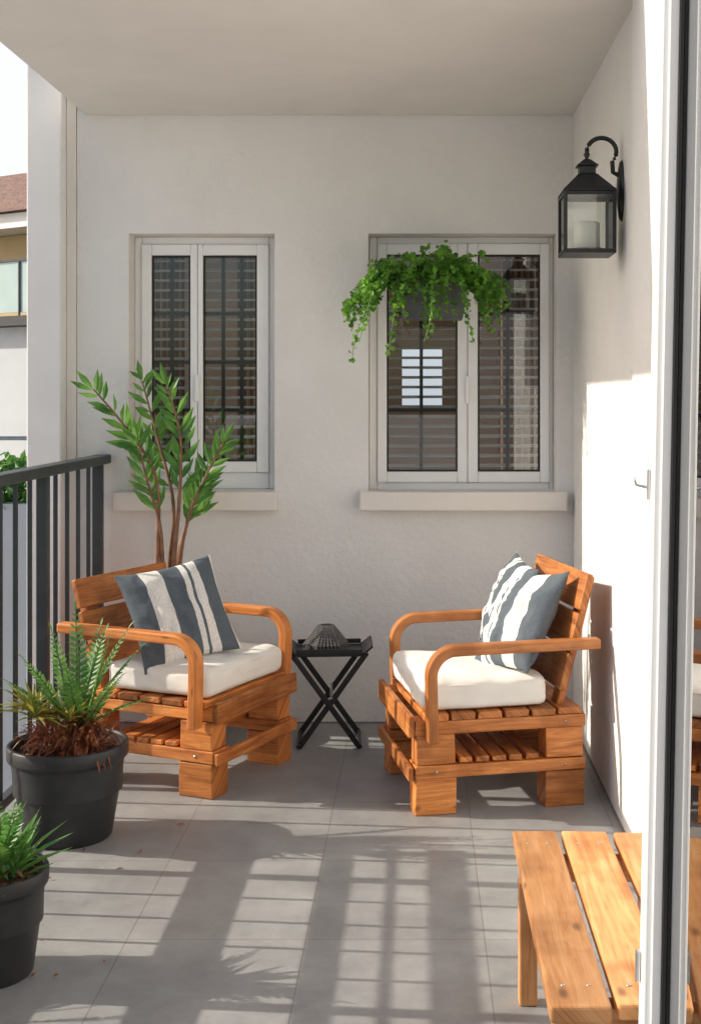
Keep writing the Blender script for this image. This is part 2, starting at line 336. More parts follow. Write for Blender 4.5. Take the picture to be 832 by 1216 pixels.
# ---------------------------------------------------------------- railing
rail=empty('balcony_railing',(-1.345,BY,0))
def RB(n,x0,x1,y0,y1,z0,z1,bv=0.003): return box(n,x0,x1,y0-BY,y1-BY,z0,z1,M_rail,rail,bv)
RB('top_rail',-.032,.032,-1.5,BY-.001,1.112,1.15,0.006); RB('bottom_rail',-.016,.016,-1.5,BY-.01,0.07,0.10)
y=5.30;k=0
while y>-1.5:
    if k%5==0: RB('post_%d'%k,-.02,.02,y-.02,y+.02,0.0,1.111)
    else: RB('bar_%d'%k,-.007,.007,y-.006,y+.006,0.101,1.111,0)
    y-=0.155;k+=1

# ---------------------------------------------------------------- pallet chairs
def arm_mesh(name,path,w,t,y0,parent):
    V=[];uvs=[];F=[];s=0;n=len(path)
    for i,(x,z) in enumerate(path):
        a=Vector(path[max(i-1,0)]); b=Vector(path[min(i+1,n-1)]); d=(b-a).normalized(); nn=Vector((-d.y,d.x))
        if i: s+=(Vector(path[i])-Vector(path[i-1])).length
        for (u,v) in ((-1,0),(1,0),(1,1),(-1,1)):
            V.append((x+nn.x*u*t/2,y0+v*w,z+nn.y*u*t/2)); uvs.append((s,v*w+u*t*.9))
    for i in range(n-1):
        for k in range(4):
            q=(k+1)%4; F.append((i*4+k,i*4+q,(i+1)*4+q,(i+1)*4+k))
    F.append((0,1,2,3)); F.append(tuple((n-1)*4+k for k in (3,2,1,0)))
    o=meshobj(name,V,F,M_arm,parent)
    uvl=o.data.uv_layers.new(name='UVMap')
    for lp in o.data.loops: uvl.data[lp.index].uv=uvs[lp.vertex_index]
    bm=bmesh.new(); bm.from_mesh(o.data); bmesh.ops.recalc_face_normals(bm,faces=bm.faces); bm.to_mesh(o.data); bm.free()
    bevel(o,0.007,3); return o
def softbox(name,sx,sy,sz,loc,mat,parent,puff=0.012):
    bm=bmesh.new(); bmesh.ops.create_cube(bm,size=1.0)
    bmesh.ops.subdivide_edges(bm,edges=bm.edges[:],cuts=20,use_grid_fill=True)
    r=0.026
    for v in bm.verts:
        p=Vector((v.co.x*sx,v.co.y*sy,v.co.z*sz))
        inner=Vector((max(-sx/2+r,min(sx/2-r,p.x)),max(-sy/2+r,min(sy/2-r,p.y)),max(-sz/2+r,min(sz/2-r,p.z))))
        d=p-inner
        if d.length>1e-6: p=inner+d.normalized()*r
        cx=1-(2*p.x/sx)**2; cy=1-(2*p.y/sy)**2
        if p.z>0: p.z+=puff*max(0,cx)**.5*max(0,cy)**.5
        nz=mathutils.noise.noise(Vector((p.x*9,p.y*9,p.z*9+sx*20)))+.5*mathutils.noise.noise(Vector((p.x*26,p.y*26,p.z*30)))
        p+=Vector((p.x/sx,p.y/sy,0.6 if p.z>0 else 0))*nz*0.013
        v.co=p
    me=bpy.data.meshes.new(name); bm.to_mesh(me); bm.free(); me.materials.append(mat)
    for p in me.polygons: p.use_smooth=True
    o=bpy.data.objects.new(name,me); o.location=loc; link(o,parent)
    pts=[];hx,hy=sx/2-.006,sy/2-.006;rr=.03
    for cx,cy,a0 in ((hx-rr,hy-rr,0),(-hx+rr,hy-rr,90),(-hx+rr,-hy+rr,180),(hx-rr,-hy+rr,270)):
        for k in range(5):
            a=R(a0+k*22.5); pts.append((cx+rr*math.cos(a)+loc[0],cy+rr*math.sin(a)+loc[1],sz/2-.012+loc[2]))
    pts.append(pts[0]); tube(name+'_piping',pts,0.0035,mat,parent,6)
    return o
def chair(origin,rz,W=0.55,D=0.60,backtop=0.76):
    c=empty('pallet_armchair',(origin[0],origin[1],0),rz); j=0.0018
    def B(n,*a,bv=0.004): return box(n,*a,M_wood,c,bv,2,None,j)
    bx=0.14; by=0.10
    for xi,x0 in enumerate((0.0,D-bx)):
        for yi,y0 in enumerate((0.0,W-by)):
            B('foot_block_%d%d'%(xi,yi),x0,x0+bx,y0,y0+by,0.0,0.121)
            B('upper_block_%d%d'%(xi,yi),x0+.004,x0+bx-.004,y0+.003,y0+by-.003,0.1665,0.267)
    for yi,y0 in enumerate((0.0,W-by)):
        B('lower_rail_%d'%yi,-0.003,D+.003,y0-.004,y0+by+.002,0.1235,0.1645)
        B('upper_rail_%d'%yi,-0.002,D+.002,y0-.002,y0+by,0.2695,0.311)
    n=5
    for i in range(n):
        x0=.15+i*(D-.30)/n; B('shelf_slat_%d'%i,x0,x0+(D-.30)/n-.012,0.002,W-.002,0.167,0.186)
    n=6
    for i in range(n):
        wv=(D-.03)/n; x0=.028+i*wv; B('seat_slat_%d'%i,x0,x0+wv-.010,-0.004+random.uniform(-.003,.003),W+.004,0.3135,0.336)
    B('front_fascia',-.024,-.0055,-.002,W+.002,0.262,0.334)
    B('front_lower_fascia',-.024,-.0065,0.0,W,0.118,0.162)
    tilt=math.atan2(0.11,0.42); L=(backtop-0.337)/math.cos(tilt)
    def tb(n,t0,t1,y0,y1,off0,off1):
        cx=0.485+math.sin(tilt)*(t0+t1)/2+math.cos(tilt)*(off0+off1)/2; cz=0.337+math.cos(tilt)*(t0+t1)/2-math.sin(tilt)*(off0+off1)/2
        o=box(n,-(off1-off0)/2,(off1-off0)/2,y0,y1,-(t1-t0)/2,(t1-t0)/2,M_wood,c,0.004,2,(0,tilt,0),0.001)
        o.location=(cx,(y0+y1)/2,cz); return o
    tb('back_post_near',0.0,L-.01,0.05,0.12,0.022,0.047); tb('back_post_far',0.0,L-.01,W-.12,W-.05,0.022,0.047)
    nb=3; bh=(L-.05)/nb
    for i in range(nb): tb('back_board_%d'%i,.05+i*bh+.012,.05+(i+1)*bh,-.004,W+.004,-.003,.0195)
    ah=0.555; r=0.085; xf=0.045
    path=[(0.63,ah+.004),(0.5,ah+.003),(0.35,ah+.002),(xf+r+.02,ah)]
    for k in range(1,11):
        a=R(90+k*9); path.append((xf+r+r*math.cos(a),ah-r+r*math.sin(a)))
    path+= [(xf+.002,0.38),(xf+.006,0.25)]
    arm_mesh('arm_near',path,0.05,0.036,-0.057,c); arm_mesh('arm_far',path,0.05,0.036,W+.007,c)
    softbox('seat_cushion',0.44,W-.03,0.095,(0.245,W/2,0.388),M_cush,c)
    for xi in (0.07,D-.07):
        for y,s in ((-.005,-1),(W+.003,1)):
            for zz in (0.144,0.29):
                lathe('screw',[(0,0.003),(0.004,0.002),(0.005,0)],M_steel,c,(xi,y,zz),10,(R(90) if s<0 else R(-90),0,0))
    return c
c1=chair((-0.49,4.87),R(156),0.55,0.60,0.73)
c2=chair((-0.010,4.20),R(12),0.57,0.59,0.79)

def pillow(name,center,t,s,S=0.36,T=0.12):
    t=Vector(t).normalized(); s=Vector(s); s=(s-t*s.dot(t)).normalized(); n=t.cross(s)
    g=36;V=[];F=[];uv=[]
    for side in (1,-1):
        for j in range(g+1):
            for i in range(g+1):
                u=-1+2*i/g; v=-1+2*j/g
                x=S/2*u*(1-.085*(1-v*v)); y=S/2*v*(1-.085*(1-u*u))
                th=T/2*(max(0,(1-abs(u)**2.4))*max(0,(1-abs(v)**2.4)))**0.55
                e=1-max(abs(u),abs(v))**4
                wr=mathutils.noise.noise(Vector((u*2.1+center[0]*5,v*2.1,side*3)))*0.022*(1-max(abs(u),abs(v))**3)
                wr+=mathutils.noise.noise(Vector((u*6,v*3+center[0]*9,side*7)))*0.011*e
                wr-=0.007*e*abs(mathutils.noise.noise(Vector(((u+v)*4,(u-v)*2,center[1]))))*2
                V.append(t*x+s*y+n*(side*(th)+wr+.0008*side)); uv.append(((u+1)/2,(v+1)/2))
    m=(g+1)**2
    for sd in (0,1):
        for j in range(g):
            for i in range(g):
                a=sd*m+j*(g+1)+i; f=(a,a+1,a+g+2,a+g+1); F.append(f if sd==0 else f[::-1])
    ring=[i for i in range(g+1)]+[j*(g+1)+g for j in range(1,g+1)]+[g*(g+1)+i for i in range(g-1,-1,-1)]+[j*(g+1) for j in range(g-1,0,-1)]
    for k in range(len(ring)):
        a=ring[k];b=ring[(k+1)%len(ring)]; F.append((a,m+a,m+b,b))
    o=meshobj(name,V,F,M_stripe,None,True); o.location=center
    ul=o.data.uv_layers.new(name='UVMap')
    for lp in o.data.loops: ul.data[lp.index].uv=uv[lp.vertex_index]
    return o
pillow('striped_cushion',(-0.885,4.66,0.600),(.30,.20,.05),(-.15,.12,.33),0.385,0.13)
pillow('striped_cushion',(0.36,4.50,0.600),(-.17,.33,-.05),(.16,.13,.33),0.385,0.13)
pillow('striped_cushion',(0.33,4.69,0.620),(-.05,.36,.02),(.14,.05,.34),0.37,0.11)

# ---------------------------------------------------------------- folding side table
tb=empty('folding_side_table',(-0.362,5.12,0),R(4))
tw,td,th=0.15,0.11,0.385
for sy in (-td,td):
    for sx in (-1,1):
        a=Vector((-sx*tw*.82,sy+.006*sx,0.0)); b=Vector((sx*tw*.95,sy+.006*sx,th-.015))
        mid=(a+b)/2; L=(b-a).length; ang=math.atan2(b.z-a.z,b.x-a.x)
        o=box('leg',-L/2,L/2,-.006,.006,-.011,.011,M_black,tb,0.003); o.location=mid; o.rotation_euler=(0,-ang,0)
for sx in (-1,1):
    tube('foot_rail',[(sx*tw*.8,-td-.02,.012),(sx*tw*.8,td+.02,.012)],.008,M_black,tb)
    tube('top_rail',[(sx*tw*.97,-td-.02,th-.012),(sx*tw*.97,td+.02,th-.012)],.009,M_black,tb)
tube('pivot',[(0.008,-td-.01,th*.53),(0.008,td+.01,th*.53)],.006,M_steel,tb)
box('tray',-tw+.012,tw-.012,-td,td,th-.022,th-.012,M_black,tb,0.003)
for sx in (-1,1):
    o=box('tray_end',-.026,.026,-td,td,-.005,.005,M_black,tb,0.003); o.location=(sx*(tw+.002),0,th+.002); o.rotation_euler=(0,-sx*R(38),0)
for sy in (-1,1): box('tray_lip',-tw+.02,tw-.02,sy*td-.004,sy*td+.004,th-.011,th+.008,M_black,tb,0.002)
orn=empty('table_lantern',(-0.375,5.11,0.374),R(10))
M_mesh=simple('woven_grey',(0.16,0.155,0.155),0.7,0,0.3,60)
M_meshd=simple('dark_core',(0.03,0.03,0.032),0.8)
prof=[(0.095,0.0),(0.088,0.028),(0.030,0.098)]
V=[];F=[];n=6
for r,z in prof:
    for i in range(n): a=2*math.pi*i/n; V.append((r*.93*math.cos(a),r*.93*math.sin(a),z))
for j in range(2):
    for i in range(n): k=(i+1)%n; F.append((j*n+i,j*n+k,(j+1)*n+k,(j+1)*n+i))
F.append(tuple(2*n+i for i in range(n))); meshobj('core',V,F,M_meshd,orn)
V=[];F=[]
def hexp(t,r,z):
    a=t*n; i=int(a)%n; f=a-int(a); A=Vector((r*math.cos(2*math.pi*i/n),r*math.sin(2*math.pi*i/n),z)); Bv=Vector((r*math.cos(2*math.pi*(i+1)/n),r*math.sin(2*math.pi*(i+1)/n),z)); return A.lerp(Bv,f)
for k in range(14):
    f=k/13; z=.028+.07*f; r=.088+(.030-.088)*f; tube_geo(V,F,[hexp(t/24%1,r,z) for t in range(25)],[.0017]*25,4)
for k in range(36): tube_geo(V,F,[hexp(k/36,.096,0),hexp(k/36,.089,.028),hexp(k/36,.031,.099)],[.0017]*3,4)
meshobj('wire_mesh',V,F,M_mesh,orn)

# ---------------------------------------------------------------- bench
bn=empty('slatted_bench',(0.222,2.13,0))
bl=0.87
for i,(x0,x1) in enumerate(((0,.104),(.116,.222),(.238,.335))):
    box('seat_slat_%d'%i,x0,x1,0+(.0,.012,.004)[i],bl-(0,.004,.01)[i],.338,.368,M_bench,bn,.005,2,None,.001)
for y0 in (.06,bl-.11):
    box('cross_rail',.012,.32,y0,y0+.045,.285,.3365,M_bench,bn,.004)
    for x0 in (.008,.285): box('leg',x0,x0+.042,y0+.002,y0+.043,0.0,.2835,M_bench,bn,.004)
box('apron_left',.012,.034,.107,bl-.112,.285,.336,M_bench,bn,.003)
for y0 in (.08,bl-.09):
    for xx in (.03,.075,.145,.195): lathe('screw',[(0,.0012),(.0035,.001),(.004,0)],M_steel,bn,(xx,y0,.3685),10)

# ---------------------------------------------------------------- wall lantern
lan=empty('wall_lantern',(0.545,4.10,1.856))
def LB(n,*a,m=M_black,bv=0.002): return box(n,*a,m,lan,bv)
w=0.078
def frustum(name,w0,z0,w1,z1,mat):
    V=[(sx*w0,sy*w0,z0) for sx,sy in ((-1,-1),(1,-1),(1,1),(-1,1))]+[(sx*w1,sy*w1,z1) for sx,sy in ((-1,-1),(1,-1),(1,1),(-1,1))]
    F=[(0,1,5,4),(1,2,6,5),(2,3,7,6),(3,0,4,7),(0,3,2,1),(4,5,6,7)]
    o=meshobj(name,V,F,mat,lan); bevel(o,.002); return o
LB('base',-w-.006,w+.006,-w-.006,w+.006,0,.014)
for sx in (-1,1):
    for sy in (-1,1):
        LB('corner_post',sx*w-.006,sx*w+.006,sy*w-.006,sy*w+.006,.0142,.198)
for s in (-1,1):
    LB('top_bar_x',-w+.0062,w-.0062,s*w-.005,s*w+.005,.186,.198); LB('top_bar_y',s*w-.005,s*w+.005,-w+.0062,w-.0062,.186,.198)
    LB('pane',-w+.006,w-.006,s*w-.001,s*w+.001,.0145,.1855,m=M_lglass,bv=0); LB('pane',s*w-.001,s*w+.001,-w+.006,w-.006,.0145,.1855,m=M_lglass,bv=0)
frustum('roof_lip',w+.008,.1985,w+.004,.208,M_black); frustum('roof',w+.002,.2083,.030,.262,M_black)
frustum('cupola',.026,.2622,.026,.288,M_black); frustum('cap',.036,.2884,.010,.312,M_black)
lathe('finial',[(0,.338),(.008,.334),(.011,.326),(.006,.318),(.006,.310)],M_black,lan,seg=16)
lathe('candle',[(0,.108),(.036,.108),(.042,.104),(.042,.016),(0,.016)],M_candle,lan,seg=32)
lathe('candle_dish',[(0,.0155),(.052,.0155),(.054,.022),(.05,.022)],M_black,lan,seg=32)
pts=[]
for k in range(17):
    a=R(180-k*14); pts.append((.048+.048*math.cos(a),0,.325+.045*math.sin(a)+.012))
pts+= [(.085,0,.27),(.10,0,.262),(.11,0,.265)]
tube('gooseneck_arm',pts,.0075,M_black,lan,12)
o=lathe('back_plate',[(0,.014),(.03,.013),(.044,.008),(.048,0)],M_black,lan,(0.114,0,.21),40); o.rotation_euler=(0,R(-90),0); o.scale=(2.1,.95,1)

# ---------------------------------------------------------------- pots
def pot(name,loc,r,h):
    e=empty(name,loc)
    lathe('pot_shell',[(0,0.0),(r*.70,0),(r*.73,.006),(r*.93,h*.80),(r*.93,h*.84),(r*.99,h*.85),(r*1.0,h*.87),(r*1.0,h*.985),(r*.985,h),(r*.93,h),(r*.92,h*.97),(r*.90,h*.5)],M_pot,e)
    V=[];F=[];n=40;m=8
    V.append((0,0,h*.90+.01))
    for j in range(1,m+1):
        for i in range(n):
            a=2*math.pi*i/n; rr=r*.925*j/m; x,y=rr*math.cos(a),rr*math.sin(a)
            V.append((x,y,h*.90+.012*mathutils.noise.noise(Vector((x*30,y*30,loc[0])))+.01*(1-j/m)))
    for i in range(n): F.append((0,1+i,1+(i+1)%n))
    for j in range(m-1):
        for i in range(n): k=(i+1)%n; F.append((1+j*n+i,1+(j+1)*n+i,1+(j+1)*n+k,1+j*n+k))
    meshobj('soil',V,F,M_soil,e,True)
    V=[];F=[]
    for k in range(90):
        a=random.uniform(0,6.28); rr=r*.88*random.random()**.5; p=Vector((rr*math.cos(a),rr*math.sin(a),h*.905+.006))
        leaf_geo(V,F,p,Vector((random.uniform(-1,1),random.uniform(-1,1),random.uniform(-.1,.5))),Vector((0,0,1)),random.uniform(.015,.035),random.uniform(.008,.016))
    meshobj('bark_chips',V,F,M_rust,e)
    return e
p1=pot('potted_fern',(-1.115,4.02,0),0.188,0.30)
V=[];F=[];VS=[];FS=[]
base=Vector((0.03,0,0.31))
def frond(base,dir0,L,lw,V,F,VS,FS,droop=0.5,n=22,r0=.005,elen=1.0,wr=.30):
    d=dir0.normalized(); p=base.copy(); pts=[p.copy()]; step=L/n
    side=d.cross(Vector((0,0,1)))
    if side.length<.1: side=Vector((1,0,0))
    side.normalize()
    for i in range(n):
        d=(d+Vector((0,0,-droop/n))+rv(.02)).normalized(); p=p+d*step; pts.append(p.copy())
        if i>1:
            f=i/n; l=lw*math.sin(math.pi*min(1,f*.92+.10))**.7*elen; nn=side.cross(d).normalized()
            for s in (-1,1): leaf_geo(V,F,p,(side*s+d*.75+rv(.1)),nn,l,l*wr,.1,.05)
    leaf_geo(V,F,p,d,side.cross(d),lw*.8,lw*.2)
    tube_geo(VS,FS,pts,[r0*(1-.8*i/n) for i in range(n+1)],5)
for a,e,L in ((100,82,.40),(60,76,.34),(140,72,.34),(20,60,.32),(185,52,.27),(230,60,.24),(270,68,.26),(320,58,.30),(80,66,.36),(350,40,.28),(30,72,.37),(160,62,.30),(0,74,.33)):
    dd=Vector((math.cos(R(a))*math.cos(R(e)),math.sin(R(a))*math.cos(R(e)),math.sin(R(e))))
    frond(base+dd*.01+rv(.012),dd,L,.042,V,F,VS,FS,.45,20,.007,1,.36)
meshobj('fronds',V,F,M_leafC,p1); meshobj('frond_stalks',VS,FS,M_gstem,p1)
V=[];F=[]
for k in range(700):
    cx=random.choice((-.055,.04,.085)); a=random.uniform(0,6.28); rr=abs(random.gauss(0,.04))
    b=Vector((cx+rr*math.cos(a),-.03+rr*math.sin(a),.275+random.uniform(0,.14)*math.exp(-rr*10)))
    leaf_geo(V,F,b,Vector((math.cos(a),math.sin(a),random.uniform(-.7,1.2))),Vector((0,0,1)),random.uniform(.035,.085),random.uniform(.005,.012),.1,.3)
meshobj('dry_leaves',V,F,M_rust,p1)
V=[];F=[]
for c0,nn,el in ((Vector((-.09,-.05,.385)),28,(10,70)),(Vector((-.12,0,.40)),20,(10,60)),(Vector((.02,-.06,.38)),16,(20,60))):
    for k in range(nn):
        a=R(random.uniform(0,360)); e=R(random.uniform(*el)); dd=Vector((math.cos(a)*math.cos(e),math.sin(a)*math.cos(e),math.sin(e)))
        leaf_geo(V,F,c0,dd,Vector((0,0,1)),random.uniform(.08,.15),.014,.2,.25)
meshobj('fan_leaves',V,F,M_leafD,p1)
p2=pot('potted_succulent',(-1.035,3.06,0),0.135,0.255)
V=[];F=[];VS=[];FS=[]
for k in range(14):
    a=R(random.uniform(0,360)); e=R(random.uniform(40,85)); dd=Vector((math.cos(a)*math.cos(e),math.sin(a)*math.cos(e),math.sin(e)))
    frond(Vector((.01,0,.24))+rv(.015),dd,random.uniform(.12,.20),.036,V,F,VS,FS,.4,12,.004,1,.4)
for k in range(30):
    a=R(random.uniform(0,360)); e=R(random.uniform(30,80)); dd=Vector((math.cos(a)*math.cos(e),math.sin(a)*math.cos(e),math.sin(e)))
    leaf_geo(V,F,Vector((.05,.0,.235))+rv(.02),dd,Vector((0,0,1)),random.uniform(.10,.16),.022,.25,.2)
meshobj('fronds',V,F,M_leafC,p2); meshobj('frond_stalks',VS,FS,M_gstem,p2)

# tall cane plant behind the left chair
p3=pot('potted_zz_plant',(-1.00,5.19,0),0.14,0.28)
V=[];F=[];VS=[];FS=[]
def pxy(x,y,d=5.17): return Vector(((x-497)*d/1500+1.00,0,1.4-(y-470)*d/1500))
stems=[((187,680),(187,570),(155,510),(118,462)),((199,680),(203,600),(182,520),(162,452)),((206,680),(214,600),(218,520),(205,458)),
       ((212,680),(222,620),(240,575),(266,526)),((193,680),(190,620),(176,565),(168,520)),((209,680),(218,630),(228,600),(240,572))]
for si,st in enumerate(stems):
    P=[pxy(*q) for q in st]; dy=random.uniform(-.10,.06)
    b0=Vector((P[0].x*.6,0,.25))
    ctrl=[b0]+P; pts=[]
    for k in range(len(ctrl)-1):
        a0=ctrl[max(k-1,0)];a1=ctrl[k];a2=ctrl[k+1];a3=ctrl[min(k+2,len(ctrl)-1)]
        for q in range(8):
            t=q/8; pts.append(0.5*((2*a1)+(-a0+a2)*t+(2*a0-5*a1+4*a2-a3)*t*t+(-a0+3*a1-3*a2+a3)*t*t*t))
    pts.append(ctrl[-1]); n=len(pts)
    for i,p in enumerate(pts): p.y=dy*(i/n)**1.5*1.6
    tube_geo(VS,FS,pts,[.0125*(1-.78*i/n) for i in range(n)],7)
    f0=int(n*.56); side0=random.uniform(-.5,.5)
    for i in range(f0,n):
        d=(pts[min(i+1,n-1)]-pts[i-1]).normalized(); f=(i-f0)/(n-f0)
        sd=Vector((math.cos(side0),math.sin(side0)*.8,0)); sd=(sd-d*sd.dot(d)).normalized(); nn=sd.cross(d)
        for s in ((1,-1) if i%3==0 else ((1,) if i%2 else (-1,))):
            L=(.130*(1-.35*f))*random.uniform(.75,1.15)
            leaf_geo(V,F,pts[i]+rv(.004),sd*s+d*random.uniform(1.0,1.9)+rv(.25),nn+rv(.5),L,L*.26,.16,.18)
    leaf_geo(V,F,pts[-1],d,nn,.10,.026)
meshobj('leaves',V,F,M_leafA,p3); meshobj('canes',VS,FS,M_stem,p3,True)

# ---------------------------------------------------------------- hanging trailing plant
hp=empty('hanging_planter',(0.055,5.235,1.715))
V=[(-.125,-.06,0),(.125,-.06,0),(.125,.06,0),(-.125,.06,0),(-.155,-.08,.19),(.155,-.08,.19),(.155,.08,.19),(-.155,.08,.19),(-.145,-.07,.19),(.145,-.07,.19),(.145,.07,.19),(-.145,.07,.19),(-.14,-.067,.15),(.14,-.067,.15),(.14,.067,.15),(-.14,.067,.15)]
F=[(0,3,2,1),(0,1,5,4),(1,2,6,5),(2,3,7,6),(3,0,4,7),(4,5,9,8),(5,6,10,9),(6,7,11,10),(7,4,8,11),(8,9,13,12),(9,10,14,13),(10,11,15,14),(11,8,12,15)]
o=meshobj('trough',V,F,M_trough,hp); bevel(o,.004)
meshobj('soil',[(-.139,-.066,.160),(.139,-.066,.160),(.139,.066,.160),(-.139,.066,.160)],[(0,1,2,3)],M_soil,hp)
for x in (-.10,.10): tube('bracket',[(x,.08,.185),(x,.245,.185),(x,.25,.03)],.005,M_black,hp,8)
V=[];F=[];VS=[];FS=[]
def vine(b,d,L,grav,ls=.021,dens=1.0):
    p=b.copy(); d=d.normalized(); n=max(5,int(L/.014)); pts=[p.copy()]
    for i in range(n):
        d=(d+Vector((0,0,-grav))+rv(.13)).normalized(); p=p+d*.014
        if p.y>.12: p.y=.12
        pts.append(p.copy())
        for s in (0,1):
            if random.random()<.80*dens:
                dl=rv(1.0)+Vector((0,-.4,.1)); l=ls*random.uniform(.6,1.35)
                leaf_geo(V,F,p+rv(.006),dl,rv(.6)+Vector((0,-.8,.7)),l,l*.95,.12,.15)
    tube_geo(VS,FS,pts[::2],[.0012]*len(pts[::2]),4)
for k in range(125):
    x=random.uniform(-.15,.15); vine(Vector((x,random.uniform(-.07,.06),.17)),Vector((random.gauss(x*5,.6),random.uniform(-1,.4),random.uniform(.3,1.3))),random.uniform(.08,.23),.14)
for k in range(30):
    x=random.uniform(-.15,-.06); vine(Vector((x,-.05,.18)),Vector((-1,random.uniform(-.7,.3),random.uniform(.1,.7))),random.uniform(.18,.36),.10)
for k in range(26):
    x=random.uniform(.06,.15); vine(Vector((x,-.05,.18)),Vector((.8,random.uniform(-.7,.2),random.uniform(.1,.7))),random.uniform(.14,.32),.16)
for k in range(22):
    x=random.uniform(-.14,.10); vine(Vector((x,-.08,.18)),Vector((random.uniform(-.4,.4),-.9,.3)),random.uniform(.14,.30),.22,.019,.8)
for x,L in ((-.235,.50),(-.21,.42),(-.10,.46),(.02,.46),(.06,.50),(.17,.40)):
    vine(Vector((x*.6,-.07,.19)),Vector((x*3,-.6,.4)),L,.14,.019,.75)
for k in range(5):
    vine(Vector((random.uniform(-.03,.08),0,.2)),Vector((random.uniform(-.3,.3),-.1,1)),random.uniform(.08,.14),.01,.017,.8)
meshobj('trailing_leaves',V,F,M_leafB,hp); meshobj('vine_stems',VS,FS,M_gstem,hp)

V=[];F=[]
for k in range(22):
    cx,cy=random.choice(((-1.0,3.75),(-.85,4.0),(-.9,3.1),(.1,4.9),(-.1,5.2),(.4,3.6)))
    p=Vector((cx+random.gauss(0,.12),cy+random.gauss(0,.12),.004)); a=random.uniform(0,6.28)
    leaf_geo(V,F,p,Vector((math.cos(a),math.sin(a),.12)),Vector((0,0,1)),random.uniform(.010,.028),random.uniform(.005,.011),.3,.1)
meshobj('fallen_leaves',V,F,M_rust)

# ---- unseen boards and planter, added outside the railing to cast floor shadows
EL=R(29); AZ=R(5)
k_=math.tan(EL)/math.cos(AZ)
scr=empty('shadow_board_screen',(-1.40,2.4,0))
def band(xa,xb):
    za=(xa+1.40)*k_; zb=(xb+1.40)*k_; box('board',-.008,.008,-1.6,1.62,za,zb,M_wood,scr,.002)
for xa,xb in ((-.66,-.50),(-.285,-.20),(-.092,-.068),(.03,.14)): band(xa,xb)
for yy in (-1.58,0,1.58): box('post',-.03,-.0085,yy-.02,yy+.02,0.02,1.0,M_wood,scr,.003)
for yy in (2.75,):
    pl=empty('shade_planter',(-1.52,yy,0.16))  # out of view, added so its fronds throw leafy shade on the floor
    box('box',-.08,.08,-.36,.36,0,.16,M_trough,pl,.006)
    for q in (-.25,.25): tube('hook',[(.07,q,.15),(.085,q,.24),(.10,q,.24)],.006,M_black,pl,8)
    V=[];F=[];VS=[];FS=[]
    for k in range(24):
        a=random.uniform(0,360); e=R(random.uniform(35,85)); dd=Vector((math.cos(R(a))*math.cos(e),math.sin(R(a))*math.cos(e),math.sin(e)))
        frond(Vector((0,random.uniform(-.32,.32),.15)),dd,random.uniform(.15,.34),.05,V,F,VS,FS,1.0,14,.003)
    meshobj('fronds',V,F,M_leafC,pl); meshobj('stalks',VS,FS,M_gstem,pl)

# ---------------------------------------------------------------- surroundings
gm=simple('paving_ground',(0.42,0.415,0.40),0.9,0,0.25,0.6,0.3,10,0.01)
meshobj('ground',[(-300,-300,-3.2),(300,-300,-3.2),(300,600,-3.2),(-300,600,-3.2)],[(0,1,2,3)],gm)
NX=-4.3
nb=empty('neighbouring_house',(NX,14,-3.2),R(-32))
M_nw=stucco('grey_render',(0.62,0.64,0.67),0.2); M_ny=stucco('ochre_render',(0.84,0.64,0.38),0.2)
M_roof=simple('clay_roof',(0.25,0.15,0.12),0.85,0,0.35,14,0.6,25,0.03)
M_bglass=simple('frosted_balcony_glass',(0.42,0.56,0.58),0.15,0,0.08,2)
def NB(n,x0,x1,y0,y1,z0,z1,m,bv=0.0): return box(n,x0-NX,x1-NX,y0-14,y1-14,z0+3.2,z1+3.2,m,nb,bv)
NB('lower_storey',-13,-2.6,14,17.5,-3.2,2.17,M_nw)
NB('balcony_slab',-13.1,-2.5,13.8,17.6,2.175,2.28,M_rail)
NB('balcony_glazing',-13,-2.6,13.86,13.88,2.32,2.88,M_bglass); NB('balcony_handrail',-13,-2.6,13.84,13.90,2.882,2.91,M_rail)
for i in range(14): NB('baluster_%d'%i,-12.9+i*.78,-12.88+i*.78,13.842,13.858,2.281,2.88,M_rail)
NB('upper_storey',-13,-2.9,15.2,17.5,2.282,3.42,M_ny)
NB('eave',-13.3,-2.6,14.7,17.7,3.425,3.60,M_pvc)
def P(x,y,z): return (x-NX,y-14,z+3.2)
meshobj('hipped_roof',[P(-13.4,14.6,3.61),P(-2.5,14.6,3.61),P(-2.5,17.8,3.61),P(-13.4,17.8,3.61),P(-12,16.2,4.45),P(-4.0,16.2,4.45)],[(0,1,5,4),(1,2,5),(2,3,4,5),(3,0,4),(0,3,2,1)],M_roof,nb)
for x in (-8.2,-10.9):
    NB('upper_window_frame',x-.4,x+.4,15.17,15.23,2.4,3.3,M_pvc); NB('upper_window_glass',x-.33,x+.33,15.15,15.168,2.46,3.24,M_glass)
for x in (-6.4,-8.4): NB('lower_window',x-.5,x+.5,13.97,14.02,0.1,1.3,M_pvc); NB('lower_window_glass',x-.43,x+.43,13.95,13.968,.17,1.23,M_bglass)
def foliage_mass(name,cx,cy,cz,rx,ry_,rz,n,mat,ls=.09,parent=None):
    V=[];F=[]
    for k in range(n):
        u=rv(1)
        while u.length>1: u=rv(1)
        p=Vector((cx+u.x*rx*(1+.2*math.sin(u.y*9)),cy+u.y*ry_,cz+u.z*rz)); leaf_geo(V,F,p,rv(1),rv(1),ls*random.uniform(.6,1.4),ls*.55)
    return meshobj(name,V,F,mat,parent)
foliage_mass('hedge',-4.0,11.4,0.52,1.3,.3,.34,2600,M_leafC,.10)
box('garden_wall',-8.5,-2.2,11.1,11.7,-3.2,0.45,M_nw,None,.01)
sr=empty('street_railing',(-4.0,11.9,0))
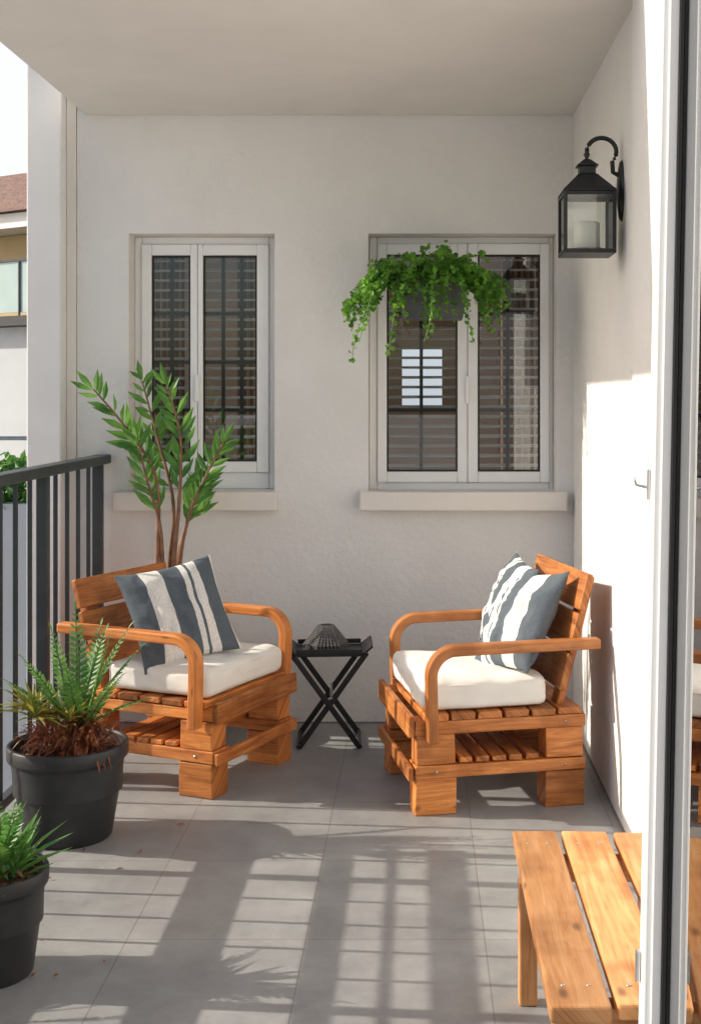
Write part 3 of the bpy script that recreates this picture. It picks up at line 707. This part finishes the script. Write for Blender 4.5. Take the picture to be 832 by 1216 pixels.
tube('rail_top',[(-2,0,1.0),(2,0,1.0)],.02,M_steel,sr); tube('rail_mid',[(-2,0,.78),(2,0,.78)],.012,M_steel,sr)
for i in range(5): tube('rail_post_%d'%i,[(-2+i,0,-3.2),(-2+i,0,1.0)],.02,M_steel,sr)

# ---------------------------------------------------------------- light
S=Vector((-math.cos(EL)*math.cos(AZ),math.cos(EL)*math.sin(AZ),math.sin(EL)))
sd=bpy.data.lights.new('sun','SUN'); sd.energy=5.0; sd.angle=R(0.5); sd.color=(1,0.91,0.77)
so=bpy.data.objects.new('sun',sd); so.rotation_euler=S.to_track_quat('Z','Y').to_euler(); so.location=(-5,3,8); COL.objects.link(so)
wd=bpy.data.worlds.new('World'); scene.world=wd; wd.use_nodes=True; nt=wd.node_tree
bg=nt.nodes['Background']; sk=nt.nodes.new('ShaderNodeTexSky'); sk.sky_type='NISHITA'; sk.sun_disc=False
sk.sun_elevation=EL; sk.sun_rotation=math.atan2(S.x,S.y); sk.air_density=1.0; sk.dust_density=3.0
# bright thin cloud bank over the far side of the sky
tc=nt.nodes.new('ShaderNodeTexCoord'); sx=nt.nodes.new('ShaderNodeSeparateXYZ'); nt.links.new(tc.outputs['Generated'],sx.inputs[0])
mr=nt.nodes.new('ShaderNodeMapRange'); mr.inputs['From Min'].default_value=0.35; mr.inputs['From Max'].default_value=0.85; nt.links.new(sx.outputs['Y'],mr.inputs[0])
cn=nt.nodes.new('ShaderNodeTexNoise'); cn.inputs['Scale'].default_value=3.0; cn.inputs['Detail'].default_value=6; nt.links.new(tc.outputs['Generated'],cn.inputs['Vector'])
cr=ramp(nt,[(0.25,(.75,.75,.75)),(0.6,(1,1,1))]); nt.links.new(cn.outputs['Fac'],cr.inputs['Fac'])
mu=nt.nodes.new('ShaderNodeMath'); mu.operation='MULTIPLY'; nt.links.new(mr.outputs[0],mu.inputs[0]); nt.links.new(cr.outputs[0],mu.inputs[1])
mx=nt.nodes.new('ShaderNodeMixRGB'); nt.links.new(mu.outputs[0],mx.inputs[0]); nt.links.new(sk.outputs[0],mx.inputs[1]); mx.inputs[2].default_value=(7.0,7.2,7.5,1)
nt.links.new(mx.outputs[0],bg.inputs[0]); bg.inputs[1].default_value=0.14

# ---------------------------------------------------------------- camera
cd=bpy.data.cameras.new('camera'); cam=bpy.data.objects.new('camera',cd); COL.objects.link(cam)
cam.location=(0,0,1.4); cam.rotation_euler=(R(90),0,0)
cd.sensor_fit='HORIZONTAL'; cd.sensor_width=36; cd.lens=1500/832*36; cd.shift_x=-81/832; cd.shift_y=-138/832
cd.clip_end=2000; cd.clip_start=0.02
scene.camera=cam
scene.view_settings.view_transform='Standard'; scene.view_settings.look='None'; scene.view_settings.exposure=0
